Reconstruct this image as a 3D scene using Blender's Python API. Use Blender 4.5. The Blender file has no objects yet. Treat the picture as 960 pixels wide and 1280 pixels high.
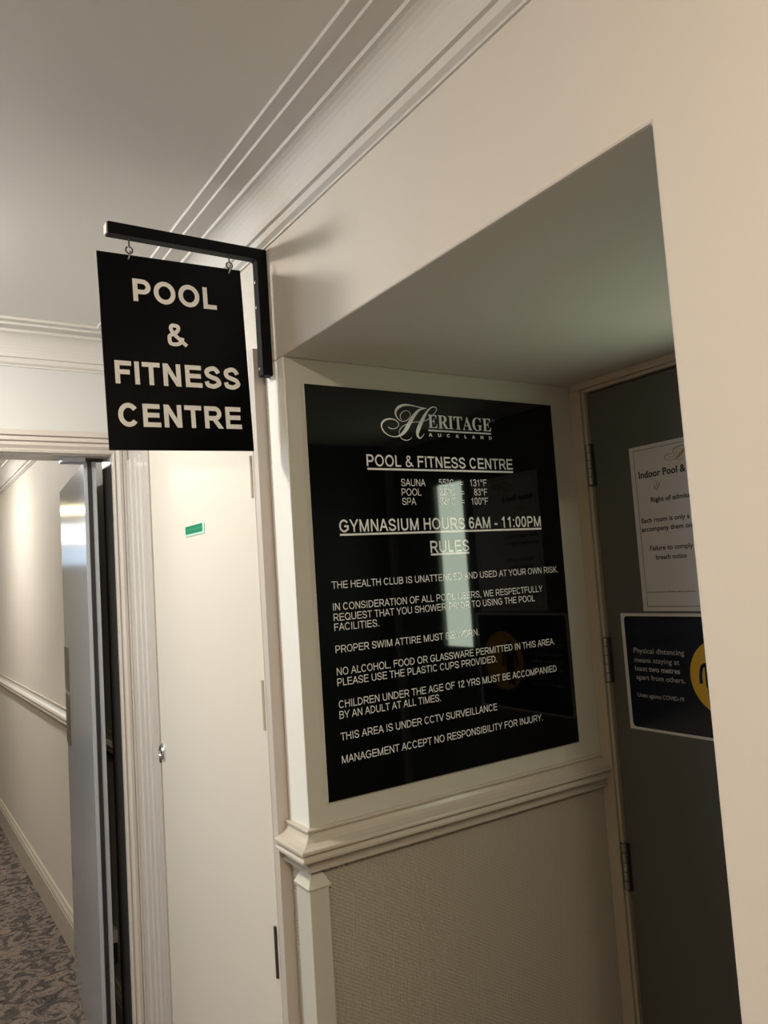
import bpy, math
from mathutils import Matrix, Vector

# ------------------------------------------------------------------ units
S = 0.73                 # metres per layout unit
H = 2.145 * S            # eye height above the carpet
SC = bpy.context.scene
COL = SC.collection
def W(p): return (p[0] * S, p[1] * S, p[2] * S + H)

# ------------------------------------------------------------------ camera
CR = [[0.8383911170968316, -0.5409898533529616, -0.06656059902275596],
      [-0.010892898936771325, 0.10546028483071607, -0.9943638534642024],
      [0.5449602549965274, 0.8343908597848886, 0.08252401821018153]]
cam_data = bpy.data.cameras.new('camera')
cam_data.sensor_fit = 'HORIZONTAL'
cam_data.sensor_width = 36.0
cam_data.lens = 971.23 / 960.0 * 36.0
cam_data.clip_start = 0.02
camera = bpy.data.objects.new('camera', cam_data)
camera.matrix_world = Matrix(((CR[0][0], -CR[1][0], -CR[2][0], 0), (CR[0][1], -CR[1][1], -CR[2][1], 0),
                              (CR[0][2], -CR[1][2], -CR[2][2], H), (0, 0, 0, 1)))
COL.objects.link(camera)
SC.camera = camera

# ------------------------------------------------------------------ light and exposure
world = bpy.data.worlds.new('world')
SC.world = world
world.use_nodes = True
world.node_tree.nodes['Background'].inputs[0].default_value = (0.9, 0.95, 1.0, 1)
world.node_tree.nodes['Background'].inputs[1].default_value = 0.05
SC.view_settings.view_transform = 'Standard'
SC.view_settings.look = 'None'
SC.view_settings.gamma = 1.0
SC.view_settings.exposure = 0.6
SC.view_settings.use_curve_mapping = False
# the lamps of the place: (x, y, colour, emission strength)
CEILING_LAMPS = [(-0.16, 2.72, (1.0, 0.95, 0.86), 178.0),
                 (-0.19, -0.70, (1.0, 0.84, 0.66), 255.0),
                 (0.05, 6.90, (1.0, 0.96, 0.90), 200.0),
                 (0.62, 10.90, (1.0, 0.88, 0.50), 40.0)]
VISION_GLOW = ((0.86, 1.0, 0.78), 4.3)        # lit pool hall seen through the door's narrow pane
LOBBY_WINDOW = ((0.62, 0.81, 1.0), 5.0)
END_WINDOW = 2.6

# ------------------------------------------------------------------ materials
def material(name, col, rough=0.5, metal=0.0, spec=0.5, bump=None, emit=None, coat=0.0, mottle=0.0):
    m = bpy.data.materials.new(name)
    m.use_nodes = True
    nt = m.node_tree
    b = nt.nodes['Principled BSDF']
    b.inputs['Base Color'].default_value = (*col, 1)
    b.inputs['Roughness'].default_value = rough
    b.inputs['Metallic'].default_value = metal
    b.inputs['Specular IOR Level'].default_value = spec
    b.inputs['Coat Weight'].default_value = coat
    b.inputs['Coat Roughness'].default_value = 0.06
    tc = nt.nodes.new('ShaderNodeTexCoord')
    if emit:
        b.inputs['Emission Color'].default_value = (*emit[0], 1)
        b.inputs['Emission Strength'].default_value = emit[1]
    if mottle:
        n = nt.nodes.new('ShaderNodeTexNoise')
        n.inputs['Scale'].default_value = 4.0
        n.inputs['Detail'].default_value = 6.0
        nt.links.new(tc.outputs['Object'], n.inputs['Vector'])
        r = nt.nodes.new('ShaderNodeMix')
        r.data_type = 'RGBA'
        r.inputs['A'].default_value = (*[c * (1 - mottle) for c in col], 1)
        r.inputs['B'].default_value = (*[min(1, c * (1 + mottle)) for c in col], 1)
        nt.links.new(n.outputs['Fac'], r.inputs['Factor'])
        nt.links.new(r.outputs['Result'], b.inputs['Base Color'])
    if bump:
        kind, scale, strength = bump
        mp = nt.nodes.new('ShaderNodeMapping')
        nt.links.new(tc.outputs['Object'], mp.inputs['Vector'])
        if kind == 'weave':
            sep = nt.nodes.new('ShaderNodeSeparateXYZ')
            nt.links.new(mp.outputs[0], sep.inputs[0])
            def mth(op, a, b_):
                q = nt.nodes.new('ShaderNodeMath'); q.operation = op
                for k, v in enumerate((a, b_)):
                    if v is None: continue
                    if isinstance(v, (int, float)): q.inputs[k].default_value = v
                    else: nt.links.new(v, q.inputs[k])
                return q.outputs[0]
            wob = nt.nodes.new('ShaderNodeTexNoise'); wob.inputs['Scale'].default_value = 90.0
            nt.links.new(tc.outputs['Object'], wob.inputs['Vector'])
            jit = mth('MULTIPLY', wob.outputs['Fac'], 2.4)
            u = mth('ADD', mth('MULTIPLY', mth('ADD', sep.outputs['X'], mth('MULTIPLY', sep.outputs['Z'], 0.55)), scale * 6.2832), jit)
            w = mth('SUBTRACT', mth('MULTIPLY', mth('SUBTRACT', sep.outputs['Z'], mth('MULTIPLY', sep.outputs['X'], 0.35)), scale * 4.4), jit)
            hgt = mth('MULTIPLY', mth('SINE', u, None), mth('SINE', w, None))
        else:
            t = nt.nodes.new('ShaderNodeTexNoise')
            t.inputs['Detail'].default_value = 4.0
            t.inputs['Scale'].default_value = scale
            nt.links.new(mp.outputs[0], t.inputs['Vector'])
            hgt = t.outputs['Fac']
        bp = nt.nodes.new('ShaderNodeBump')
        bp.inputs['Strength'].default_value = strength
        bp.inputs['Distance'].default_value = 0.0012 if kind == 'weave' else 0.002
        nt.links.new(hgt, bp.inputs['Height'])
        nt.links.new(bp.outputs[0], b.inputs['Normal'])
    return m

M = {}
M['wall'] = material('wall_paint', (0.64, 0.59, 0.52), 0.75, bump=('noise', 60, 0.08), mottle=0.015)
M['ceiling'] = material('ceiling_paint', (0.70, 0.67, 0.62), 0.85, bump=('noise', 40, 0.05))
M['cornice'] = material('cornice_paint', (0.63, 0.60, 0.56), 0.7)
M['far'] = material('far_wall_paint', (0.58, 0.58, 0.565), 0.7, bump=('noise', 60, 0.06))
M['panel'] = material('cream_gloss_paint', (0.59, 0.57, 0.49), 0.32, bump=('noise', 18, 0.05))
M['strip'] = material('white_gloss_paint', (0.84, 0.82, 0.77), 0.3)
M['trim'] = material('trim_gloss_paint', (0.53, 0.48, 0.40), 0.25, mottle=0.02)
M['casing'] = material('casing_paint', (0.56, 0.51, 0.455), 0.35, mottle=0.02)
M['cupdoor'] = material('cupboard_paint', (0.69, 0.63, 0.54), 0.5, bump=('noise', 5, 0.04))
M['paper'] = material('woven_wallpaper', (0.43, 0.385, 0.31), 0.42, bump=('weave', 100, 0.55), mottle=0.03)
M['corrwall'] = material('corridor_paint', (0.66, 0.61, 0.54), 0.6, bump=('noise', 50, 0.06))
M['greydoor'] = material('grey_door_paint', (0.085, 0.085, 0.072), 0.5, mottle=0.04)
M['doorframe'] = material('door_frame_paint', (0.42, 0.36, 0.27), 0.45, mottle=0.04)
M['leaf'] = material('steel_grey_paint', (0.35, 0.355, 0.37), 0.17, spec=0.6, bump=('noise', 6, 0.05), mottle=0.02)
M['leafedge'] = material('leaf_edge_paint', (0.38, 0.39, 0.42), 0.4)
M['seal'] = material('black_seal', (0.012, 0.012, 0.014), 0.6, bump=('noise', 90, 0.6))
M['dark'] = material('dark_jamb_paint', (0.028, 0.023, 0.02), 0.5)
M['black'] = material('black_powder_coat', (0.003, 0.003, 0.0035), 0.5, spec=0.12)
M['signblack'] = material('black_sign_face', (0.002, 0.002, 0.0024), 0.25, spec=0.12)
M['acrylic'] = material('black_acrylic', (0.0010, 0.0010, 0.0012), 0.045, spec=0.68)
M['acrylicedge'] = material('acrylic_edge', (0.62, 0.62, 0.60), 0.25)
M['letter'] = material('white_vinyl', (0.95, 0.94, 0.91), 0.5)
M['boardletter'] = material('white_print', (0.90, 0.90, 0.87), 0.045, spec=0.68)
M['chrome'] = material('chrome', (0.75, 0.75, 0.76), 0.12, metal=1.0)
M['steel'] = material('brushed_steel', (0.42, 0.39, 0.35), 0.38, metal=1.0)
M['bronze'] = material('dull_hinge_metal', (0.20, 0.18, 0.15), 0.4, metal=0.8)
M['hingeknuckle'] = material('highlit_hinge_metal', (0.34, 0.31, 0.26), 0.4, metal=0.4)  # lighter tone paints the highlight on the knuckles
M['slit'] = material('dark_hinge_metal', (0.07, 0.06, 0.055), 0.5, metal=0.5)
M['sheet'] = material('printed_sheet', (0.56, 0.53, 0.53), 0.55)
M['ink'] = material('black_ink', (0.02, 0.02, 0.02), 0.6)
M['greyink'] = material('grey_ink', (0.13, 0.12, 0.12), 0.6)
M['gold'] = material('gold_ink', (0.36, 0.26, 0.12), 0.5)
M['navy'] = material('navy_print', (0.004, 0.006, 0.016), 0.2)
M['whiteborder'] = material('poster_border', (0.60, 0.58, 0.55), 0.4)
M['yellow'] = material('yellow_print', (0.62, 0.36, 0.015), 0.35)
M['palegrey'] = material('pale_print', (0.42, 0.42, 0.44), 0.5)
M['green'] = material('green_sticker', (0.0, 0.20, 0.09), 0.65, spec=0.2)
M['greenedge'] = material('pale_green_edge', (0.45, 0.70, 0.58), 0.4)
M['greentext'] = material('pale_green_print', (0.03, 0.28, 0.15), 0.65, spec=0.2)
M['white'] = material('white_plastic', (0.78, 0.76, 0.72), 0.4)
M['frosted'] = material('lit_glass', (0.5, 0.5, 0.5), 0.2, emit=VISION_GLOW)
M['daylight'] = material('daylight_glass', (0.5, 0.5, 0.5), 0.2, emit=LOBBY_WINDOW)
M['daywhite'] = material('bright_glass', (0.5, 0.5, 0.5), 0.2, emit=((1, 1, 1), END_WINDOW))
M['dayblue'] = material('blue_glass', (0.5, 0.5, 0.5), 0.2, emit=((0.55, 0.75, 1), END_WINDOW * 0.42))

def carpet():
    m = bpy.data.materials.new('floral_carpet')
    m.use_nodes = True
    nt = m.node_tree
    b = nt.nodes['Principled BSDF']
    b.inputs['Roughness'].default_value = 0.95
    b.inputs['Specular IOR Level'].default_value = 0.1
    tc = nt.nodes.new('ShaderNodeTexCoord')
    n = nt.nodes.new('ShaderNodeTexNoise')
    n.inputs['Scale'].default_value = 11.0
    n.inputs['Detail'].default_value = 3.0
    n.inputs['Distortion'].default_value = 2.2
    nt.links.new(tc.outputs['Object'], n.inputs['Vector'])
    v = nt.nodes.new('ShaderNodeTexVoronoi')
    v.feature = 'DISTANCE_TO_EDGE'
    v.inputs['Scale'].default_value = 19.0
    mix = nt.nodes.new('ShaderNodeMix')
    mix.data_type = 'RGBA'
    mix.inputs['Factor'].default_value = 0.28
    nt.links.new(tc.outputs['Object'], mix.inputs['A'])
    nt.links.new(n.outputs['Color'], mix.inputs['B'])
    nt.links.new(mix.outputs['Result'], v.inputs['Vector'])
    r1 = nt.nodes.new('ShaderNodeValToRGB')
    r1.color_ramp.elements[0].position = 0.44
    r1.color_ramp.elements[0].color = (0.090, 0.082, 0.075, 1)
    r1.color_ramp.elements[1].position = 0.54
    r1.color_ramp.elements[1].color = (0.235, 0.188, 0.156, 1)
    nt.links.new(n.outputs['Fac'], r1.inputs['Fac'])
    r2 = nt.nodes.new('ShaderNodeValToRGB')
    r2.color_ramp.elements[0].position = 0.015
    r2.color_ramp.elements[0].color = (0.35, 0.35, 0.36, 1)
    r2.color_ramp.elements[1].position = 0.075
    r2.color_ramp.elements[1].color = (1, 1, 1, 1)
    nt.links.new(v.outputs['Distance'], r2.inputs['Fac'])
    mu = nt.nodes.new('ShaderNodeMix')
    mu.data_type = 'RGBA'
    mu.blend_type = 'MULTIPLY'
    mu.inputs['Factor'].default_value = 1.0
    nt.links.new(r1.outputs['Color'], mu.inputs['A'])
    nt.links.new(r2.outputs['Color'], mu.inputs['B'])
    nt.links.new(mu.outputs['Result'], b.inputs['Base Color'])
    return m
M['carpet'] = carpet()

# ------------------------------------------------------------------ mesh helpers (layout units in, metres out)
class MB:
    def __init__(self): self.v, self.f, self.mi = [], [], []
    def add(self, pts, faces, mi=0):
        n = len(self.v)
        self.v += [W(p) for p in pts]
        for f in faces:
            self.f.append([n + i for i in f]); self.mi.append(mi)
    def box(self, x0, x1, y0, y1, z0, z1, mi=0):
        p = [(x, y, z) for x in (x0, x1) for y in (y0, y1) for z in (z0, z1)]
        self.add(p, [(0, 1, 3, 2), (4, 6, 7, 5), (0, 4, 5, 1), (2, 3, 7, 6), (0, 2, 6, 4), (1, 5, 7, 3)], mi)
    def loft(self, rings, cap=True, closed=True, mi=0):
        k = len(rings[0]); fs = []
        for i in range(len(rings) - 1):
            for j in range(k if closed else k - 1):
                a, b = i * k + j, i * k + (j + 1) % k
                fs.append((a, b, b + k, a + k))
        if cap:
            fs.append(tuple(range(k))[::-1])
            fs.append(tuple((len(rings) - 1) * k + j for j in range(k)))
        self.add([p for r in rings for p in r], fs, mi)
    def tube(self, pts, r, seg=10, cap=True):
        rings = []
        for i, p in enumerate(pts):
            a = Vector(pts[max(0, i - 1)]); b = Vector(pts[min(len(pts) - 1, i + 1)])
            d = (b - a).normalized()
            u = d.orthogonal().normalized() if i == 0 else (u - d * u.dot(d)).normalized()
            w = d.cross(u)
            rr = r[i] if isinstance(r, (list, tuple)) else r
            rings.append([tuple(Vector(p) + (u * math.cos(t) + w * math.sin(t)) * rr)
                          for t in [2 * math.pi * k / seg for k in range(seg)]])
        self.loft(rings, cap)
    def build(self, name, mats, parent=None, bevel=0, smooth=False, fix=True):
        me = bpy.data.meshes.new(name)
        me.from_pydata(self.v, [], self.f)
        if not isinstance(mats, (list, tuple)): mats = [mats]
        for m in mats: me.materials.append(m)
        for p, i in zip(me.polygons, self.mi):
            p.material_index = i
            p.use_smooth = smooth
        if fix:
            import bmesh
            bm = bmesh.new(); bm.from_mesh(me)
            bmesh.ops.recalc_face_normals(bm, faces=bm.faces)
            bm.to_mesh(me); bm.free()
        o = bpy.data.objects.new(name, me)
        COL.objects.link(o)
        if parent is not None:
            o.parent = parent
            o.matrix_parent_inverse = parent.matrix_world.inverted()
        if bevel:
            b = o.modifiers.new('bevel', 'BEVEL')
            b.width = bevel; b.segments = 2; b.limit_method = 'ANGLE'
        return o

def box(name, mat, x0, x1, y0, y1, z0, z1, parent=None, bevel=0):
    b = MB(); b.box(x0, x1, y0, y1, z0, z1)
    return b.build(name, mat, parent, bevel)

def structure(o): o['kind'] = 'structure'; return o

def thing(name, loc, label, cat, group=None):
    o = bpy.data.objects.new(name, None)
    o.empty_display_size = 0.05
    o.matrix_world = Matrix.Translation(W(loc))
    COL.objects.link(o)
    o['label'] = label; o['category'] = cat
    if group: o['group'] = group
    return o

# ------------------------------------------------------------------ stroke lettering (grotesque capitals and figures)
ADV = dict(A=667, B=667, C=722, D=722, E=667, F=611, G=778, H=722, I=278, J=500, K=667, L=556, M=833, N=722, O=778,
           P=667, Q=778, R=722, S=667, T=611, U=722, V=667, W=944, X=667, Y=667)
ADV.update({c: 556 for c in '0123456789'})
ADV.update({' ': 278, '.': 278, ',': 278, ':': 278, '-': 333, '=': 584, '\u00b0': 400, '&': 690})

def arc(cx, cy, rx, ry, a0, a1, n=14):
    return [(cx + rx * math.cos(math.radians(a0 + (a1 - a0) * i / n)), cy + ry * math.sin(math.radians(a0 + (a1 - a0) * i / n)))
            for i in range(n + 1)]
def spline(P, n=7):
    out = []
    Q = [P[0]] + list(P) + [P[-1]]
    for i in range(1, len(Q) - 2):
        for k in range(n):
            t = k / n
            out.append(tuple(0.5 * (2 * Q[i][d] + (Q[i + 1][d] - Q[i - 1][d]) * t
                       + (2 * Q[i - 1][d] - 5 * Q[i][d] + 4 * Q[i + 1][d] - Q[i + 2][d]) * t * t
                       + (3 * Q[i][d] - Q[i - 1][d] - 3 * Q[i + 1][d] + Q[i + 2][d]) * t ** 3) for d in range(len(P[0]))))
    out.append(tuple(P[-1]))
    return out

def ribbon(pts, w):
    """quads of a ribbon; w one width or one per point"""
    L, R = [], []
    n = len(pts)
    for i in range(n):
        a = pts[max(0, i - 1)]; c = pts[min(n - 1, i + 1)]; p = pts[i]
        def nrm(s, e):
            dx, dy = e[0] - s[0], e[1] - s[1]; l = math.hypot(dx, dy) or 1
            return (-dy / l, dx / l)
        n0 = nrm(a, p) if i > 0 else nrm(p, c)
        n1 = nrm(p, c) if i < n - 1 else n0
        mx, my = n0[0] + n1[0], n0[1] + n1[1]
        d = max(0.35, (mx * n0[0] + my * n0[1]))
        h = (w[i] if isinstance(w, (list, tuple)) else w) / 2
        mx, my = mx / d * h, my / d * h
        L.append((p[0] + mx, p[1] + my)); R.append((p[0] - mx, p[1] - my))
    return [(L[i], R[i], R[i + 1], L[i + 1]) for i in range(n - 1)]

def glyph(ch, w):
    A = ADV[ch] / 716.0
    if ch == '&': w *= .82
    t = w / 2; l = .105 + t; r = A - .105 - t; tp = 1 - t; o = []
    def st(*p): o.extend(ribbon(list(p), w))
    def diag(x0, y0, x1, y1, k=1.0):
        L = math.hypot(x1 - x0, y1 - y0); h = w * k * L / abs(y1 - y0) / 2
        o.append(((x0 - h, y0), (x0 + h, y0), (x1 + h, y1), (x1 - h, y1)))
    def ell(cx, cy, rx, ry): o.extend(ribbon(arc(cx, cy, rx, ry, 0, 360, 32), w))
    def bowl(x, y0, y1, xr):
        ry = (y1 - y0) / 2; rx = min(ry * 1.05, xr - x)
        st((x, y1), (xr - rx, y1), *arc(xr - rx, (y0 + y1) / 2, rx, ry, 90, -90, 16)[1:], (x, y0))
    cx = A / 2
    if ch in 'HEFLBDPRKNMI':
        st((l, 0), (l, 1)) if ch != 'I' else st((cx, 0), (cx, 1))
    if ch == 'H': st((r, 0), (r, 1)); st((l, .53), (r, .53))
    elif ch in 'EF':
        st((l, tp), (A - (.07 if ch == 'E' else .04), tp)); st((l, .515), (A - (.10 if ch == 'E' else .12), .515))
        if ch == 'E': st((l, t), (A - .05, t))
    elif ch == 'L': st((l, t), (A - .05, t))
    elif ch == 'T': st((.03, tp), (A - .03, tp)); st((cx, 0), (cx, 1))
    elif ch in 'OQ':
        ell(cx, .5, cx - .065 - t, .512 - t)
        if ch == 'Q': o.append(((cx + .10, .22), (cx + .19, .30), (A - .04, .02), (A - .12, -.06)))
    elif ch in 'CG':
        rx, ry = cx - .06 - t, .512 - t
        o.extend(ribbon(arc(cx, .5, rx, ry, 36, 322 if ch == 'C' else 318, 28), w))
        if ch == 'G':
            st((cx + rx * .74, .5 + ry * math.sin(math.radians(318))), (cx + rx * .93, .24), (cx + rx * .93, .47)); st((cx + .02, .47), (cx + rx * .93 + t, .47))
    elif ch == 'P': bowl(l, .40 + t * .3, tp, A - .065 - t)
    elif ch == 'R': bowl(l, .44 + t * .2, tp, A - .09 - t); diag(A - .03 - w * .55, 0, cx + .03, .47)
    elif ch == 'B': bowl(l, .52, tp, A - .10 - t); bowl(l, t, .52, A - .06 - t)
    elif ch == 'D':
        ry = .5 - t; x0 = l; xr = A - .075 - t; rx = (xr - x0) * .72
        st((x0, tp), (xr - rx, tp), *arc(xr - rx, .5, rx, ry, 90, -90, 20)[1:], (x0, t))
    elif ch == 'U':
        ry = .34; rx = (r - l) / 2
        st((l, 1), (l, ry), *arc(cx, ry - .012 + t * 0, rx, ry - t, 180, 360, 18)[1:-1], (r, ry), (r, 1))
    elif ch == 'A':
        h = w * .54; diag(h, 0, cx, 1); diag(A - h, 0, cx, 1); st((cx * .48, .34), (A - cx * .48, .34))
    elif ch == 'J':
        o.extend(ribbon([(A - .09 - t, 1), (A - .09 - t, .30)] + arc(cx - .01, .30, A - .08 - t - cx, .312 - t, 0, -170, 16), w))
    elif ch == 'V': h = w * .54; diag(cx, 0, h, 1); diag(cx, 0, A - h, 1)
    elif ch == 'W':
        h = w * .55; q = A * .25
        diag(q + .01, 0, h, 1); diag(q + .01, 0, cx, 1, .95); diag(A - q - .01, 0, cx, 1, .95); diag(A - q - .01, 0, A - h, 1)
    elif ch == 'M': st((r, 0), (r, 1)); diag(cx, 0, l, 1, .95); diag(cx, 0, r, 1, .95)
    elif ch == 'N': st((r, 0), (r, 1)); diag(r, 0, l, 1)
    elif ch == 'Y': st((cx, 0), (cx, .46)); diag(cx, .40, h0 if False else w * .58, 1); diag(cx, .40, A - w * .58, 1)
    elif ch == 'K': diag(l + .04, .36, A - .06 - w * .5, 1); diag(A - .02 - w * .55, 0, l + .19, .60)
    elif ch == 'X': diag(w * .6, 0, A - w * .6, 1); diag(A - w * .6, 0, w * .6, 1)
    elif ch == 'S':
        x0, x1 = .065 + t, A - .065 - t; b = t - .012; u = 1.012 - t
        o.extend(ribbon(spline([(x0, .31), (x0 + .05, .15), (cx - .10, b + .01), (cx + .05, b), (x1 - .05, b + .09), (x1, .265), (x1 - .09, .41),
                                (cx, .49), (x0 + .09, .58), (x0 + .02, .73), (x0 + .08, u - .08), (cx - .02, u), (cx + .12, u - .015), (x1 - .07, u - .11), (x1 - .025, .70)], 6), w))
    elif ch == '&':
        o.extend(ribbon(spline([(A - .03, .05), (A - .20, .20), (cx - .02, .47), (.30, .68), (.27, .82), (.34, .96 - t * .5), (.45, 1.0 - t), (.57, .93 - t * .4), (.60, .80), (.53, .66), (.38, .56), (.20, .44),
                                (.10 + t, .27), (.16 + t * .6, .10 + t * .4), (.36, t), (.55, .06 + t * .6), (.70, .22), (.76, .40)], 6), w))
    elif ch == '0': ell(cx, .5, cx - .06 - t, .512 - t)
    elif ch == '1': st((cx + .08, 0), (cx + .08, 1)); st((cx + .08, .93), (cx - .03, .80), (cx - .19, .72))
    elif ch == '2': o.extend(ribbon(spline([(.07 + t, .70), (.11 + t, .87), (cx, 1.0 - t), (A - .12 - t, .90), (A - .09 - t, .73), (cx + .10, .52), (.16, .24), (.05 + t, t)], 6), w)); st((.045, t), (A - .05, t))
    elif ch == '3': o.extend(ribbon(spline([(.06 + t, .74), (.11 + t, .90), (cx, 1.0 - t), (A - .12 - t, .90), (A - .13 - t, .66), (cx, .54)], 6), w)); o.extend(ribbon(spline([(cx - .03, .54), (A - .14 - t, .46), (A - .06 - t, .29), (A - .13 - t, .10), (cx, t), (.11 + t, .09), (.05 + t, .27)], 6), w))
    elif ch == '5': st((A - .09, tp), (.18, tp), (.11 + t, .52)); o.extend(ribbon(spline([(.11 + t, .52), (cx, .65), (A - .12 - t, .54), (A - .055 - t, .33), (A - .13 - t, .10), (cx, t), (.11 + t, .09), (.05 + t, .26)], 6), w))
    elif ch == '6': ell(cx + .01, .32, cx - .07 - t, .33 - t); o.extend(ribbon(spline([(A - .07 - t, .76), (A - .15 - t, .94 - t * .3), (cx + .02, 1.01 - t), (.17 + t * .5, .84), (.06 + t, .50), (.08 + t, .30)], 6), w))
    elif ch == '8': ell(cx, .275, cx - .06 - t, .285 - t); ell(cx, .76, cx - .09 - t, .25 - t)
    elif ch in '.,:':
        q = max(w, .13)
        o.append(((cx - q / 2, 0), (cx + q / 2, 0), (cx + q / 2, q), (cx - q / 2, q)))
        if ch == ':': o.append(((cx - q / 2, .60), (cx + q / 2, .60), (cx + q / 2, .60 + q), (cx - q / 2, .60 + q)))
        if ch == ',': o.append(((cx, 0), (cx + q / 2, 0), (cx - q * .1, -q * 1.1), (cx - q * .45, -q * 1.1)))
    elif ch == '-': st((.04, .345), (A - .04, .345))
    elif ch == '=': st((.07, .26), (A - .07, .26)); st((.07, .60), (A - .07, .60))
    elif ch == '\u00b0': o.extend(ribbon(arc(cx, .83, .15, .15, 0, 360, 18), w * .75))
    return A, o

def text_polys(s, x0, x1, z, cap, w=.13, track=0.0):
    """capitals fitted between x0 and x1 on baseline z -> polygons in (u, v)"""
    x = 0; P = []
    for ch in s:
        A, q = glyph(ch, w)
        P += [[(x + u, v) for u, v in poly] for poly in q]
        x += A + track
    us = [u for p in P for u, v in p]
    lo, hi = min(us), max(us)
    k = (x1 - x0) / (hi - lo)
    return [[(x0 + (u - lo) * k, z + v * cap) for u, v in p] for p in P]

def flat(name, polys, mapf, mat, parent):
    b = MB()
    nx = Vector(mapf(1, 0)) - Vector(mapf(0, 0)); nz = Vector(mapf(0, 1)) - Vector(mapf(0, 0))
    nrm = nx.cross(nz).normalized()
    for i, p in enumerate(polys):           # overlapping strokes lie a hair apart like layers of print
        k = nrm * (i % 67) * 5e-6
        area = sum(p[j][0] * p[(j + 1) % len(p)][1] - p[(j + 1) % len(p)][0] * p[j][1] for j in range(len(p)))
        if area < 0: p = p[::-1]
        b.add([tuple(Vector(mapf(u, v)) + k) for u, v in p], [tuple(range(len(p)))])
    return b.build(name, mat, parent, fix=False)

def font_polys(s, x0, x1, z, cap_ref, bold=0.0):
    """mixed-case line in the built-in face fitted between x0 and x1; cap_ref = cap height"""
    c = bpy.data.curves.new('line', 'FONT'); c.body = s; c.size = 1.0; c.offset = bold; c.resolution_u = 4
    o = bpy.data.objects.new('line', c); COL.objects.link(o)
    bpy.context.view_layer.update()
    ev = o.evaluated_get(bpy.context.evaluated_depsgraph_get())
    me = ev.to_mesh()
    vs = [(v.co.x, v.co.y) for v in me.vertices]; fs = [list(p.vertices) for p in me.polygons]
    ev.to_mesh_clear()
    bpy.data.objects.remove(o); bpy.data.curves.remove(c)
    lo = min(v[0] for v in vs); hi = max(v[0] for v in vs); k = (x1 - x0) / (hi - lo)
    h = cap_ref / 0.70
    return [[(x0 + (vs[i][0] - lo) * k, z + vs[i][1] * h) for i in f] for f in fs]

# ================================================================== THE SETTING
ZF, ZC = -2.145, 1.18        # carpet and ceiling, relative to the eye
YF = 3.64                    # wall with the corridor doorway
YA = 2.0207                  # alcove side wall that carries the notice board
XA = 2.205                   # face of the grey door at the back of the alcove
ZS = 0.665                   # alcove soffit
CW = 0.977                   # corridor wall beyond the doorway

structure(box('floor', M['carpet'], -1.8, 2.6, -3.2, 13.2, ZF - .1, ZF))
structure(box('ceiling', M['ceiling'], -1.8, 2.6, -3.2, 13.2, ZC, ZC + .1))

b = MB()
b.loft([[(x, y, z) for y, z in ((-3.0, ZF), (.711, ZF), (.711, ZS), (YF, ZS), (YF, ZC + .02), (-3.0, ZC + .02))] for x in (1.0, XA + .10)])
structure(b.build('wall_right', M['wall'], bevel=0.004))
b = MB()
b.box(1.0, 2.30, YA, YA + .13, -.75, ZS, 0); b.mi[0] = 2
b.box(1.0, 2.30, YA, YA + .13, ZF, -.75, 1)
b.box(1.0, 1.4, YA + .13, YF, ZF, ZS, 0)
structure(b.build('wall_alcove', [M['panel'], M['paper'], M['strip']], bevel=0.003))
structure(box('wall_alcove_back', M['wall'], XA + .10, XA + .16, .55, YA + .1, ZF, ZC))
structure(box('unseen_dark_panel', M['greydoor'], 1.012, XA - .024, .7105, .7165, ZF, ZS))  # unseen dark panel added to blacken the board's reflection and dim the soffit
# wall with the corridor doorway
b = MB()
b.box(-1.75, 1.0, YF, YF + .155, .64, ZC + .02)
b.box(-1.75, -.80, YF, YF + .155, ZF, .64)
b.box(.911, 1.0, YF, YF + .155, ZF, .64)
structure(b.build('wall_far', M['far']))
structure(box('wall_corridor', M['corrwall'], CW, CW + .2, YF + .155, 13.05, ZF, ZC + .02))
structure(box('wall_corridor_left', M['corrwall'], -1.35, -1.20, YF + .155, 13.05, ZF, ZC + .02))
structure(box('wall_corridor_end', M['corrwall'], -1.35, CW + .2, 13.0, 13.15, ZF, ZC + .02))
structure(box('wall_left', M['wall'], -1.85, -1.70, -3.1, YF + .155, ZF, ZC + .02))
structure(box('wall_back', M['wall'], -1.85, XA + .16, -3.15, -3.0, ZF, ZC + .02))

# ---- cornice, mitred in the corner
COR = [(0.0, ZC + .01), (.186, ZC + .01), (.186, 1.169), (.151, 1.169), (.151, 1.159), (.094, 1.159), (.094, 1.147)]
COR += [(.030 + .064 * (1 - math.sin(math.radians(a))), 1.058 + .089 * (1 - math.cos(math.radians(a)))) for a in range(80, -1, -10)][::1] if False else \
       [(.094 - .064 * math.sin(math.radians(a)), 1.147 - .091 * (1 - math.cos(math.radians(a)))) for a in range(10, 91, 10)]
COR += [(.020, 1.054), (.018, 1.034), (.006, 1.026), (.006, 1.0195), (0.0, 1.0188)]
b = MB()
b.loft([[(1 - e, -3.0, z) for e, z in COR], [(1 - e, YF - e, z) for e, z in COR], [(-1.70, YF - e, z) for e, z in COR]])
structure(b.build('trim_1', M['cornice']))
b = MB()
b.loft([[(CW - e, YF + .155, z) for e, z in COR], [(CW - e, 13.0, z) for e, z in COR]])
structure(b.build('trim_2', M['cornice']))

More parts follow.
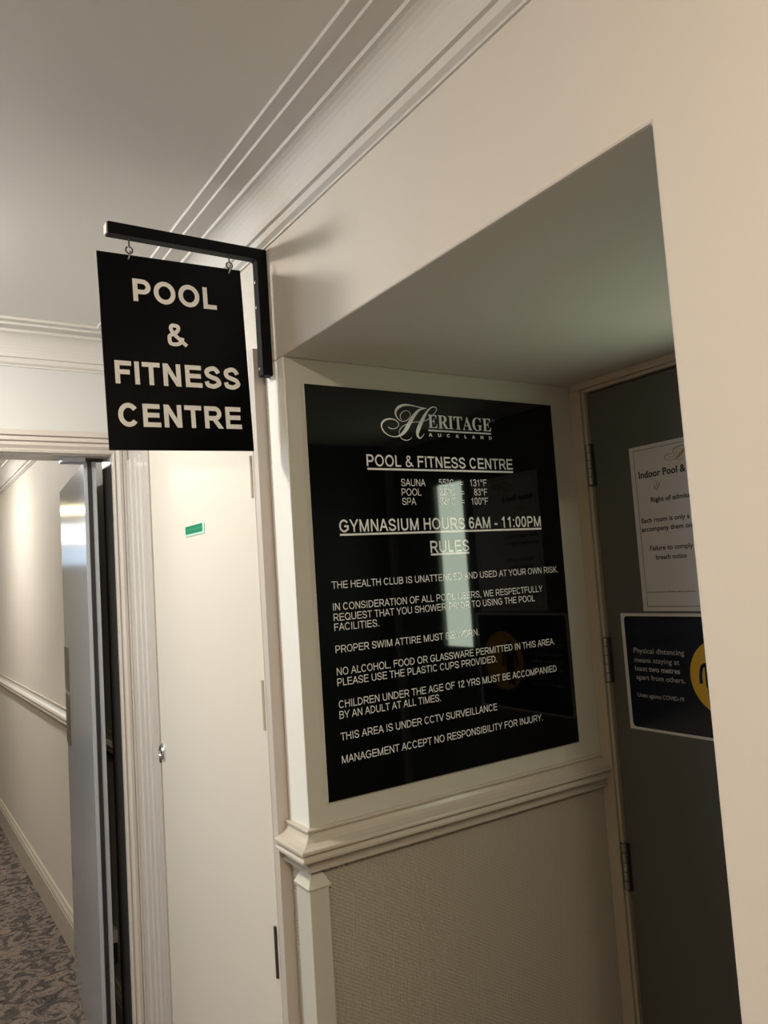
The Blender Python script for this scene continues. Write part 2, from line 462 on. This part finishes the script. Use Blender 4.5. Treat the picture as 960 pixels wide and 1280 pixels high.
# ---- chair rail on the alcove wall and along the corridor
RAIL = [(0, -.688), (.011, -.688), (.014, -.691), (.013, -.697), (.007, -.699), (.009, -.703), (.014, -.712), (.023, -.721), (.036, -.7285), (.047, -.732),
        (.049, -.735), (.049, -.7415), (.034, -.743), (.034, -.7455), (.038, -.746), (.048, -.757), (.048, -.763), (.036, -.767), (.035, -.7685),
        (.027, -.775), (.021, -.784), (.018, -.790), (.025, -.792), (.025, -.7985), (.012, -.801), (0, -.8085)]
b = MB()
b.loft([[(1 - p, 2.152, z) for p, z in RAIL], [(1 - p, YA - p, z) for p, z in RAIL], [(XA - .022, YA - p, z) for p, z in RAIL]])
structure(b.build('trim_3', M['trim'], smooth=False))
b = MB()
b.loft([[(CW - p, YF + .155, z) for p, z in RAIL], [(CW - p, 13.0, z) for p, z in RAIL]])
structure(b.build('trim_4', M['trim']))
BASE = [(0, -1.925), (.010, -1.925), (.014, -1.932), (.010, -1.945), (.016, -1.952), (.022, -1.962), (.022, -1.975), (.026, -1.98), (.026, ZF), (0, ZF)]
b = MB()
b.loft([[(CW - p, YF + .155, z) for p, z in BASE], [(CW - p, 13.0, z) for p, z in BASE]])
structure(b.build('baseboard_corridor', M['trim']))
b = MB()
b.loft([[(1 - p, -3.0, z) for p, z in BASE], [(1 - p, .711, z) for p, z in BASE]])
structure(b.build('baseboard_right', M['trim']))
b = MB()
b.loft([[(1.045, YA - p, z) for p, z in BASE], [(XA - .022, YA - p, z) for p, z in BASE]])
structure(b.build('baseboard_alcove', M['trim']))

# ---- casing round the corridor doorway (profile swept round the opening)
CAS = [(0, 0), (0, .018), (.010, .022), (.012, .016), (.016, .016), (.030, .028), (.043, .028), (.046, .022), (.050, .034), (.066, .034), (.069, .028), (.072, .040), (.092, .042), (.096, .038), (.096, 0)]
XI, ZI, XL = .899, .640, -.79
b = MB()
b.loft([[(XI + q, YF - p, ZF) for q, p in CAS], [(XI + q, YF - p, ZI + q) for q, p in CAS],
        [(XL - q, YF - p, ZI + q) for q, p in CAS], [(XL - q, YF - p, ZF) for q, p in CAS]])
structure(b.build('trim_5', M['casing']))
b = MB()
b.box(.896, .9115, YF, YF + .160, ZF, .600, 0)
b.box(.896, .9115, YF, YF + .160, .600, .640, 1)
b.box(-.80, .896, YF, YF + .160, .634, .6405, 1)
structure(b.build('trim_6', [M['dark'], M['casing']]))

# ================================================================== ALCOVE DOOR
door = bpy.data.objects.new('door_1', None); COL.objects.link(door)
door.matrix_world = Matrix.Translation(W((XA, 1.35, ZF))); door['kind'] = 'structure'
DY1, DY0 = 1.950, .755
VP = (1.095, 1.315, -.345, .415)                # narrow glazed pane: y0, y1, z0, z1
b = MB()
x0, x1 = XA, XA + .06
b.box(x0, x1, VP[1], DY1, ZF + .01, .620); b.box(x0, x1, DY0, VP[0], ZF + .01, .620)
b.box(x0, x1, VP[0], VP[1], VP[3], .620); b.box(x0, x1, VP[0], VP[1], ZF + .01, VP[2])
b.build('door_panel', M['greydoor'], door)
b = MB()
for y0, y1, z0, z1 in ((VP[0] - .02, VP[0] + .006, VP[2] - .02, VP[3] + .02), (VP[1] - .006, VP[1] + .02, VP[2] - .02, VP[3] + .02),
                       (VP[0], VP[1], VP[3] - .006, VP[3] + .02), (VP[0], VP[1], VP[2] - .02, VP[2] + .006)):
    b.box(XA - .008, XA + .012, y0, y1, z0, z1)
b.build('glazing_bead', M['greydoor'], door)
box('vision_panel', M['frosted'], XA + .02, XA + .03, VP[0], VP[1], VP[2], VP[3], door)
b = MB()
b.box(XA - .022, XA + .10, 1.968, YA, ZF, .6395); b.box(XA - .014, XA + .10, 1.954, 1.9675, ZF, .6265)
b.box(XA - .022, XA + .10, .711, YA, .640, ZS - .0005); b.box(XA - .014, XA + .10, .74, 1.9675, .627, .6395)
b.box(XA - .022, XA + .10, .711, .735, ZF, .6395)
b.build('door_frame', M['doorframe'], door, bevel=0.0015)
for z1, z0 in ((.430, .281), (-.2745, -.4295), (-.995, -1.152)):
    h = MB()
    n = 5
    for k in range(n):
        a = z1 - (z1 - z0) * k / n; c = z1 - (z1 - z0) * (k + 1) / n + .003
        h.tube([(XA - .017, 1.9525, a), (XA - .017, 1.9525, c)], .0080, 12)
    h.box(XA - .016, XA + .002, 1.940, 1.9665, z0 - .003, z1 + .003, 1)  # plate coloured dark to paint the recess shade and shadow line
    h.build('hinge', [M['hingeknuckle'], M['slit']], door)
h = MB()
h.tube([(XA - .05, .86, -1.0), (XA - .05, .99, -1.0)], .012, 12); h.tube([(XA, .86, -1.0), (XA - .05, .86, -1.0)], .012, 12)
h.build('door_handle', M['steel'], door)

# ================================================================== CORRIDOR DOOR LEAF
leaf = bpy.data.objects.new('door_2', None); COL.objects.link(leaf); leaf['kind'] = 'structure'
leaf.matrix_world = Matrix.Translation(W((.793, 3.72, ZF)))
bpy.context.view_layer.update()
LW, LT = 1.10, .055
b = MB(); b.box(.793, .793 + LT, 3.72, 3.72 + LW, ZF + .012, .620, 0)
b.build('door_panel', M['leaf'], leaf, bevel=0.0025)
b = MB(); b.box(.793 + .017, .793 + .034, 3.714, 3.722, ZF + .02, .618)
b.build('seal', M['seal'], leaf)
b = MB(); b.box(.793 + .001, .793 + .016, 3.7185, 3.722, ZF + .02, .6195); b.box(.793 + .0355, .793 + LT - .001, 3.7185, 3.722, ZF + .02, .6195)
b.build('edge_strip', M['leafedge'], leaf)
for z0, z1 in ((-.515, -.275), (-.81, -.535)):
    box('push_plate', M['bronze'], .793 - .006, .794, 3.72 + LW - .19, 3.72 + LW - .03, z0, z1, leaf, bevel=0.001)
leaf.matrix_world = Matrix.Translation(W((.793, 3.72, ZF))) @ Matrix.Rotation(-math.radians(5.0), 4, 'Z')

clo = thing('door_closer', (.78, 3.70, .62), 'grey concealed closer fitting under the head of the corridor doorway', 'door closer')
box('closer_body', M['leafedge'], .695, .795, 3.68, 3.76, .612, .6345, clo, bevel=0.001)
box('closer_arm', M['dark'], .790, .880, 3.705, 3.745, .622, .6345, clo, bevel=0.001)

hold = thing('door_holder', (CW, 4.25, -1.74), 'small white and black door holder on the corridor wall behind the grey leaf', 'door holder')
box('mounting_plate', M['white'], CW - .03, CW, 4.19, 4.31, -1.730, -1.670, hold, bevel=0.001)
box('magnet_body', M['dark'], CW - .035, CW, 4.19, 4.31, -1.826, -1.731, hold, bevel=0.001)

# ================================================================== CORNER GUARD
gd = thing('corner_guard', (1.0, YA, ZF), 'cream timber corner guard with capped top under the end of the chair rail', 'corner guard')
G0, GY = .982, YA - .017
b = MB()
ring = [(G0, GY), (1.043, GY), (1.043, YA), (1.0, YA), (1.0, 2.088), (G0, 2.088)]
b.loft([[(x, y, ZF) for x, y in ring], [(x, y, -.848) for x, y in ring]])
b.build('guard_strip', M['panel'], gd, bevel=0.002)
b = MB()
def gr(d): return [(G0 - d, GY - d), (1.043 + d, GY - d), (1.043 + d, YA), (1.0, YA), (1.0, 2.088 + d), (G0 - d, 2.088 + d)]
b.loft([[(x, y, z) for x, y in gr(d)] for d, z in ((.0, -.8485), (.004, -.848), (.005, -.843), (.002, -.838), (.001, -.836), (-.006, -.822), (-.010, -.815), (-.013, -.809))])
b.build('guard_cap', M['panel'], gd)

# ================================================================== CUPBOARD
cup = thing('cupboard', (.985, 2.85, ZF), 'tall pale cream wall cupboard with a plain flush door and fluted left casing', 'cupboard')
CX = .963
b = MB()
b.box(CX, 1.0, 2.150, 2.185, ZF, .722)                         # right stile
b.box(CX, 1.0, 2.185, 3.275, .602, .722)                       # head
b.box(CX + .004, 1.0, 3.275, 3.600, .602, .722)
b.build('cupboard_frame', M['casing'], cup, bevel=0.0015)
FL = []
for y, p in ((3.272, 0), (3.272, .004), (3.284, .004), (3.287, -.004), (3.291, .002), (3.330, .003), (3.334, -.003), (3.338, .005), (3.375, .007), (3.385, .002), (3.395, .009),
             (3.435, .010), (3.445, .001), (3.455, .011), (3.500, .013), (3.512, .002), (3.524, .014), (3.560, .016), (3.585, .013), (3.598, .006), (3.602, 0)):
    FL.append((y, p))
b = MB()
prof = [(CX - p, y) for y, p in FL] + [(1.0, 3.602), (1.0, 3.272)]
b.loft([[(x, y, ZF) for x, y in prof], [(x, y, .602) for x, y in prof]])
b.build('casing', M['casing'], cup)
cd = MB(); cd.box(CX + .001, CX + .026, 2.190, 3.267, ZF + .02, .597)
cdo = cd.build('door', M['cupdoor'], cup, bevel=0.0015)
# lock, keeper and hinges of the cupboard
def ring_yz(cy, cz, ry, rz, x, n=20): return [(x, cy + ry * math.cos(2 * math.pi * k / n), cz + rz * math.sin(2 * math.pi * k / n)) for k in range(n)]
b = MB()
b.loft([ring_yz(3.238, -.650, .030, .034, CX + .002), ring_yz(3.238, -.650, .030, .034, CX - .006), ring_yz(3.238, -.650, .022, .026, CX - .012),
        ring_yz(3.238, -.650, .018, .022, CX - .012), ring_yz(3.238, -.650, .016, .020, CX - .008)])
b.build('lock', M['chrome'], cdo, smooth=False)
b = MB(); b.box(CX - .0095, CX - .007, 3.232, 3.244, -.668, -.632)
b.build('keyhole', M['ink'], cdo)
box('keeper', M['slit'], CX - .0048, CX, 3.267, 3.282, -.700, -.648, cup)
for z0, z1, mk in ((-1.145, -1.000, 'slit'), (-.434, -.286, 'casing'), (.267, .397, 'casing')):
    h = MB(); h.tube([(CX - .001, 2.2035, z0), (CX - .001, 2.2035, z1)], .0055, 10)
    h.build('hinge', M[mk], cdo)

st = thing('sticker', (CX, 2.74, .195), 'small green rectangular sticker high on the pale cupboard door', 'sticker')
sx = CX - .0006
b = MB(); b.box(sx - .001, CX + .001, 2.637, 2.837, .1953, .2330, 0); b.build('backing', M['greenedge'], st)
b = MB(); b.box(sx - .0016, sx - .0008, 2.655, 2.836, .2035, .2325, 0); b.build('face', M['green'], st)
b = MB()
import random
random.seed(4)
y = 2.825
while y > 2.672:
    wv = random.uniform(.006, .014)
    b.box(sx - .0019, sx - .0015, y - wv, y, .2135, .2135 + random.uniform(.007, .011)); y -= wv + .004
b.build('print', M['greentext'], st)

# ================================================================== NOTICE BOARD
BX0, BX1, BZ0, BZ1, BT = 1.062, 2.0755, -.6285, .585, .008
board = thing('notice_board', (1.57, YA, BZ0), 'large glossy black rules board with white lettering on the cream alcove wall', 'notice board')
bm_ = MB()
bm_.box(BX0, BX1, YA - BT, YA - .0012, BZ0, BZ1, 1)
bm_.mi[2] = 0
bp = bm_.build('panel', [M['acrylic'], M['acrylicedge']], board, fix=False)
bmap = lambda u, v: (u, YA - BT - .0006, v)
BOARD = [('POOL & FITNESS CENTRE', 1.2628, 1.8641, .342, .0370, .155), ('SAUNA', 1.3863, 1.4808, .2808, .0232, .112), ('55\u00b0C', 1.5352, 1.5968, .2815, .0232, .112), ('=', 1.6225, 1.6370, .2820, .0232, .112),
         ('131\u00b0F', 1.6663, 1.7392, .2822, .0236, .112), ('POOL', 1.3860, 1.4619, .2505, .0226, .112), ('28\u00b0C', 1.5345, 1.5975, .2506, .0230, .112), ('=', 1.6230, 1.6375, .2506, .0232, .112),
         ('83\u00b0F', 1.6810, 1.7387, .2510, .0230, .112), ('SPA', 1.3857, 1.4388, .2206, .0226, .112), ('38\u00b0C', 1.5352, 1.5971, .2206, .0230, .112), ('=', 1.6220, 1.6365, .2204, .0232, .112),
         ('100\u00b0F', 1.6665, 1.7393, .2200, .0234, .112),
         ('GYMNASIUM HOURS 6AM - 11:00PM', 1.1514, 1.9769, .1398, .0378, .155), ('RULES', 1.4829, 1.6412, .0650, .0385, .155),
         ('THE HEALTH CLUB IS UNATTENDED AND USED AT YOUR OWN RISK.', 1.1139, 2.0410, -.0262, .0215, .118),
         ('IN CONSIDERATION OF ALL POOL USERS, WE RESPECTFULLY', 1.1135, 1.9587, -.0900, .0215, .118),
         ('REQUEST THAT YOU SHOWER PRIOR TO USING THE POOL', 1.1135, 1.9175, -.1205, .0215, .118),
         ('FACILITIES.', 1.1140, 1.2690, -.1492, .0215, .118), ('PROPER SWIM ATTIRE MUST BE WORN.', 1.1135, 1.6560, -.2134, .0215, .118),
         ('NO ALCOHOL, FOOD OR GLASSWARE PERMITTED IN THIS AREA.', 1.1130, 1.9953, -.2780, .0218, .118),
         ('PLEASE USE THE PLASTIC CUPS PROVIDED.', 1.1128, 1.7248, -.3086, .0218, .118),
         ('CHILDREN UNDER THE AGE OF 12 YRS MUST BE ACCOMPANIED', 1.1130, 1.9943, -.3722, .0220, .118),
         ('BY AN ADULT AT ALL TIMES.', 1.1135, 1.4809, -.4024, .0218, .118),
         ('THIS AREA IS UNDER CCTV SURVEILLANCE', 1.1131, 1.7088, -.4643, .0220, .118),
         ('MANAGEMENT ACCEPT NO RESPONSIBILITY FOR INJURY.', 1.1126, 1.9085, -.5290, .0222, .118)]
for s, x0, x1, z, cap, w in BOARD:
    flat('lettering', text_polys(s, x0, x1, z, cap, w), bmap, M['boardletter'], board)
for x0, x1, z in ((1.2640, 1.8645, .3335), (1.1520, 1.9776, .1322), (1.4830, 1.6408, .0598)):
    flat('underline', [[(x0, z - .0032), (x1, z - .0032), (x1, z + .0032), (x0, z + .0032)]], bmap, M['boardletter'], board)
LOGO = [[(1.5061, 0.5378, 0.0026), (1.4762, 0.5404, 0.0031), (1.4435, 0.5443, 0.0046), (1.4172, 0.5432, 0.0071), (1.3958, 0.5347, 0.0091), (1.383, 0.5188, 0.0071), (1.3879, 0.5002, 0.003), (1.4063, 0.4898, 0.002), (1.4275, 0.4953, 0.002), (1.4407, 0.5113, 0.002), (1.4339, 0.524, 0.002), (1.4142, 0.5228, 0.002), (1.4001, 0.5079, 0.002), (1.4054, 0.4941, 0.0015)],
        [(1.5041, 0.5377, 0.0021), (1.4788, 0.5317, 0.0062), (1.4573, 0.5139, 0.0113), (1.4389, 0.491, 0.0132), (1.4205, 0.4656, 0.0132), (1.4029, 0.4486, 0.0091), (1.3829, 0.4396, 0.004), (1.3576, 0.4401, 0.003), (1.3347, 0.4524, 0.004), (1.3262, 0.4717, 0.005), (1.3349, 0.4865, 0.006), (1.3544, 0.4945, 0.005), (1.3759, 0.4941, 0.003), (1.3905, 0.4847, 0.002), (1.3902, 0.4739, 0.002), (1.3787, 0.4657, 0.002), (1.3626, 0.4639, 0.0025), (1.351, 0.4687, 0.002)],
        [(1.5426, 0.5273, 0.0016), (1.5486, 0.5399, 0.0021), (1.5373, 0.5448, 0.0026), (1.5197, 0.5381, 0.0047), (1.5011, 0.5192, 0.0083), (1.4819, 0.4906, 0.0134), (1.4661, 0.4623, 0.0133), (1.4634, 0.4458, 0.0082), (1.4727, 0.438, 0.0041), (1.4847, 0.4456, 0.0021), (1.49, 0.4535, 0.0015)],
        [(1.5427, 0.5284, 0.0016), (1.5278, 0.5141, 0.0021), (1.5076, 0.5008, 0.0021), (1.4854, 0.4929, 0.0021), (1.4586, 0.4904, 0.002), (1.4251, 0.4821, 0.002), (1.4014, 0.469, 0.002), (1.3916, 0.4513, 0.002), (1.3986, 0.4349, 0.0025), (1.4174, 0.4286, 0.0025), (1.4341, 0.4337, 0.002), (1.4399, 0.4404, 0.0015)]]
def swash(lines):
    q = []
    for l in lines:
        d = spline(l, 7)
        q += ribbon([(p[0], p[1]) for p in d], [max(.0016, p[2]) for p in d])
    return q
flat('emblem', swash(LOGO), bmap, M['boardletter'], board)
SERIF = ''.join(chr(0x1D400 + ord(c) - 65) for c in 'ERITAGE')
flat('emblem', font_polys(SERIF, 1.5095, 1.7790, .4738, .0455), bmap, M['boardletter'], board)
flat('underline', [[(1.5082, .4625), (1.7768, .4625), (1.7768, .4682), (1.5082, .4682)]], bmap, M['boardletter'], board)
flat('lettering', text_polys('AUCKLAND', 1.5085, 1.7785, .4452, .0112, .22, 1.35), bmap, M['boardletter'], board)
flat('lettering', ribbon(arc(1.7905, .5130, .0045, .0045, 0, 360, 16), .0011), bmap, M['palegrey'], board)

# ================================================================== POSTERS ON THE GREY DOOR
DX = XA - .0025
dmap = lambda u, v: (DX - .0006, -u, v)           # u runs to the right as seen, v up
sh = thing('paper_notice', (XA, 1.58, -.178), 'pale printed paper notice with black text taped to the grey door', 'notice')
box('sheet', M['sheet'], DX, XA, 1.375, 1.783, -.178, .3875, sh)
fr = [((-1.7655), -.1635, -1.3925, .3745)]
u0, v0, u1, v1 = fr[0]; e = .0011
flat('border', [[(u0, v0), (u1, v0), (u1, v0 + 2 * e), (u0, v0 + 2 * e)], [(u0, v1 - 2 * e), (u1, v1 - 2 * e), (u1, v1), (u0, v1)],
                [(u0, v0), (u0 + 2 * e, v0), (u0 + 2 * e, v1), (u0, v1)], [(u1 - 2 * e, v0), (u1, v0), (u1, v1), (u1 - 2 * e, v1)]], dmap, M['greyink'], sh)
for s, x0, x1, z, cap, bold in (('Indoor Pool &', -1.7505, -1.5635, .2765, .0235, .03), ('Right of admiss', -1.7095, -1.5570, .1905, .0160, .020),
                                ('Each room is only a', -1.7560, -1.5660, .1228, .0160, .020), ('accompany them on', -1.7590, -1.5600, .0932, .0160, .020),
                                ('Failure to comply', -1.7322, -1.5640, .0271, .0160, .020), ('breach notice', -1.7113, -1.5920, -.0043, .0160, .020),
                                ('By                                     ', -1.7611, -1.7530, -.1150, .0065, .01)):
    if s.strip() == 'By': continue
    flat('lettering', font_polys(s, x0, x1, z, cap, bold), dmap, M['ink'], sh)
b = []
random.seed(9); u = -1.7611
while u < -1.575:
    wv = random.uniform(.004, .012); b.append([(u, -.1155), (u + wv, -.1155), (u + wv, -.1155 + random.uniform(.003, .005)), (u, -.1125)]); u += wv + .0022
flat('small_print', b, dmap, M['greyink'], sh)
k = .62                                           # gilt swash at the top of the sheet
flat('emblem', swash([[(-1.640 + (x - 1.326) * k, .3135 + (z - .4286) * k * .62 + .003, w * k) for x, z, w in l] for l in LOGO]), dmap, M['gold'], sh)
flat('emblem', font_polys(''.join(chr(0x1D400 + ord(c) - 65) for c in 'ER'), -1.5400, -1.5050, .338, .020), dmap, M['gold'], sh)
flat('emblem', swash([[(-1.6805, .2225, .002), (-1.6800, .240, .003), (-1.6830, .262, .002)], [(-1.6795, .230, .002), (-1.690, .240, .004), (-1.688, .252, .002)],
                      [(-1.6798, .236, .002), (-1.671, .245, .004), (-1.672, .256, .002)]]), dmap, M['gold'], sh)

po = thing('distancing_poster', (XA, 1.6, -.586), 'navy physical distancing poster with yellow circle low on the grey door', 'poster')
def rrect(x0, x1, z0, z1, r, n=6):
    p = []
    for cx, cz, a in ((x1 - r, z1 - r, 0), (x0 + r, z1 - r, 90), (x0 + r, z0 + r, 180), (x1 - r, z0 + r, 270)):
        p += [(cx + r * math.cos(math.radians(a + 90 * i / n)), cz + r * math.sin(math.radians(a + 90 * i / n))) for i in range(n + 1)]
    return p
b = MB(); rr = rrect(-1.886, -1.335, -.5865, -.1855, .003)
b.loft([[(XA, -u, v) for u, v in rr], [(DX, -u, v) for u, v in rr]])
b.build('sheet', M['whiteborder'], po)
flat('field', [rrect(-1.8720, -1.349, -.5775, -.1955, .014)], lambda u, v: (DX - .0005, -u, v), M['navy'], po)
pm = lambda u, v: (DX - .0016, -u, v)
flat('circle', [[(-1.4995 + .122 * math.cos(math.radians(a)), -.3850 + .122 * math.sin(math.radians(a))) for a in range(0, 360, 6)]], lambda u, v: (DX - .001, -u, v), M['yellow'], po)
for s, x0, x1, z, cap, bold in (('Physical distancing', -1.8415, -1.6375, -.3220, .0175, 0), ('means staying at', -1.8410, -1.6598, -.3540, .0175, 0), ('least', -1.8415, -1.7905, -.3835, .0175, 0),
                                ('two metres', -1.7840, -1.6605, -.3835, .0175, .02), ('apart from others.', -1.8395, -1.6440, -.4130, .0175, 0), ('Unite against COVID-19', -1.8405, -1.6546, -.4726, .0135, 0)):
    flat('lettering', font_polys(s, x0, x1, z, cap, bold), dmap, M['palegrey'], po)
# plain pictogram of a standing figure inside the circle
pc = -1.5400
fig = [[(pc + .016 * math.cos(math.radians(a)), -.318 + .016 * math.sin(math.radians(a))) for a in range(0, 360, 15)]]
fig += [rrect(pc - .026, pc + .026, -.425, -.340, .010)]
fig += ribbon(spline([(pc - .020, -.347), (pc - .036, -.356), (pc - .043, -.385), (pc - .043, -.409)]), .011)
fig += ribbon(spline([(pc + .020, -.347), (pc + .036, -.356), (pc + .043, -.385), (pc + .043, -.409)]), .011)
fig += [[(pc - .022, -.425), (pc - .003, -.425), (pc - .003, -.482), (pc - .020, -.482)], [(pc + .003, -.425), (pc + .022, -.425), (pc + .020, -.482), (pc + .003, -.482)]]
flat('pictogram', fig, pm, M['navy'], po)

# ================================================================== BRACKET AND HANGING SIGN
br = thing('sign_bracket', (1.0, 2.107, .62), 'black right-angled steel bracket fixed to the wall beside the cornice', 'bracket')
PY0, PY1 = 2.090, 2.124
b = MB()
pr = [(.5315, .982), (.5315, 1.0155), (1.0005, 1.0155), (1.0005, .6237), (.967, .6237), (.967, .974), (.965, .980), (.959, .982)]
b.loft([[(x, PY0, z) for x, z in pr], [(x, PY1, z) for x, z in pr]])
b.build('frame', M['black'], br, bevel=0.0015)
box('end_cap', M['steel'], .5270, .5318, PY0 + .002, PY1 - .002, .984, 1.0135, br, bevel=0.001)
for z in (.915, .835, .645):
    b = MB()
    b.tube([(.968, 2.1075, z), (.9645, 2.1075, z), (.963, 2.1075, z)], [.0052, .0052, .003], 12)
    b.build('screw', M['chrome'], br)
def eye(cx, z_top, z_c, r, parent):
    b = MB()
    b.tube([(cx, 2.107, z_top), (cx, 2.107, z_c + r)], .0022, 8)
    b.tube([(cx + r * math.sin(math.radians(a)), 2.107, z_c + r * math.cos(math.radians(a))) for a in range(0, 331, 15)], .0021, 8)
    b.build('screw_eye', M['slit'], parent)
for hx, zc in ((.5905, .9482), (.8845, .9535)): eye(hx, .983, zc, .0095, br)

SG = thing('hanging_sign', (.7155, 2.107, .66), 'black hanging sign with large white capitals below the wall bracket', 'sign')
SXC, SZC, SW, SH = .7165, .6625, .4155, .5480
bpy.context.view_layer.update()
smap = lambda u, v: (SXC + u, 2.1032 - .0006, SZC + v)
b = MB(); b.box(SXC - SW / 2, SXC + SW / 2, 2.1032, 2.1085, SZC - SH / 2, SZC + SH / 2, 0)
b.build('panel', [M['signblack']], SG, bevel=0.0005)
tn = math.tan(math.radians(1.5))
for s, x0, x1, z0, cap in (('POOL', .5950, .8365, .8022, .0640), ('&', .6861, .7444, .6850, .0650), ('FITNESS', .5381, .8974, .5655, .0640), ('CENTRE', .5423, .8958, .4480, .0645)):
    xm = (x0 + x1) / 2
    f = 2.1025 / 2.10
    zz = (z0 + (xm - x0) * tn)
    # centre of the line in the sign's own upright frame
    dx, dz = xm * f - SXC, zz * f - SZC
    c_, s_ = math.cos(math.radians(1.5)), math.sin(math.radians(1.5))
    lx, lz = dx * c_ + dz * s_, -dx * s_ + dz * c_
    hw = (x1 - x0) / 2
    flat('lettering', text_polys(s, lx - hw, lx + hw, lz, cap, .205), smap, M['letter'], SG)
for hx, zt in ((.5967, SZC + SH / 2), (.8910, SZC + SH / 2)):
    b = MB(); r = .0075
    b.tube([(hx + r * .5 * math.sin(math.radians(a)), 2.106 + r * math.cos(math.radians(a)) * .9, zt - .001 + r * math.sin(math.radians(a)) * 1.75) for a in range(0, 361, 20)], .0020, 8, cap=False)
    b.build('ring', M['chrome'], SG)
SG.matrix_world = SG.matrix_world @ Matrix.Rotation(-math.radians(1.5), 4, 'Y')

# ================================================================== LAMPS AND WINDOWS OUT OF FRAME
LAB = ['round opal ceiling light in the lobby beyond the hanging sign', 'warm round opal ceiling light in the lobby near the viewer',
       'round opal ceiling light in the corridor beyond the doorway', 'warm round opal ceiling light at the corridor far end']
for (x, y, colr, stg), lab in zip(CEILING_LAMPS, LAB):
    L = thing('ceiling_light', (x, y, ZC), lab, 'ceiling light', 'opal ceiling lights along the passage')
    n = 28
    def rg(r, z): return [(x + r * math.cos(2 * math.pi * i / n), y + r * math.sin(2 * math.pi * i / n), z) for i in range(n)]
    b = MB(); b.loft([rg(.155, ZC), rg(.155, ZC - .016), rg(.145, ZC - .022), rg(.12, ZC - .022)])
    b.build('base_ring', M['white'], L)
    b = MB(); b.loft([rg(.118 * math.cos(math.radians(a)), ZC - .0215 - .05 * math.sin(math.radians(a))) for a in (0, 15, 30, 45, 60, 75, 87)])
    b.build('diffuser', material('opal_glow', (.8, .8, .8), .4, emit=(colr, stg)), L, smooth=True)

wn = bpy.data.objects.new('window_1', None); COL.objects.link(wn); wn['kind'] = 'structure'
wn.matrix_world = Matrix.Translation(W((-1.70, 2.6, -.5)))
b = MB()
for y0, y1, z0, z1 in ((2.75, 2.80, -.55, .90), (3.47, 3.52, -.55, .90), (2.80, 3.47, .85, .90), (2.80, 3.47, -.55, -.49), (2.80, 3.47, .28, .31)):
    b.box(-1.72, -1.66, y0, y1, z0, z1)
b.build('window_frame', M['trim'], wn)
box('pane', M['daylight'], -1.70, -1.69, 2.80, 3.47, -.49, .85, wn)
we = bpy.data.objects.new('window_2', None); COL.objects.link(we); we['kind'] = 'structure'
we.matrix_world = Matrix.Translation(W((.3, 13.0, .3)))
b = MB()
for x0, x1, z0, z1 in ((-.45, -.40, .45, 1.17), (.90, .95, .45, 1.17), (-.40, .90, 1.13, 1.17), (-.40, .90, .45, .50), (-.40, .90, .79, .83)):
    b.box(x0, x1, 12.96, 13.0, z0, z1)
b.build('window_frame', M['trim'], we)
box('upper_pane', M['daywhite'], -.40, .90, 12.985, 12.995, .83, 1.13, we)
box('lower_pane', M['dayblue'], -.40, .90, 12.985, 12.995, .50, .79, we)
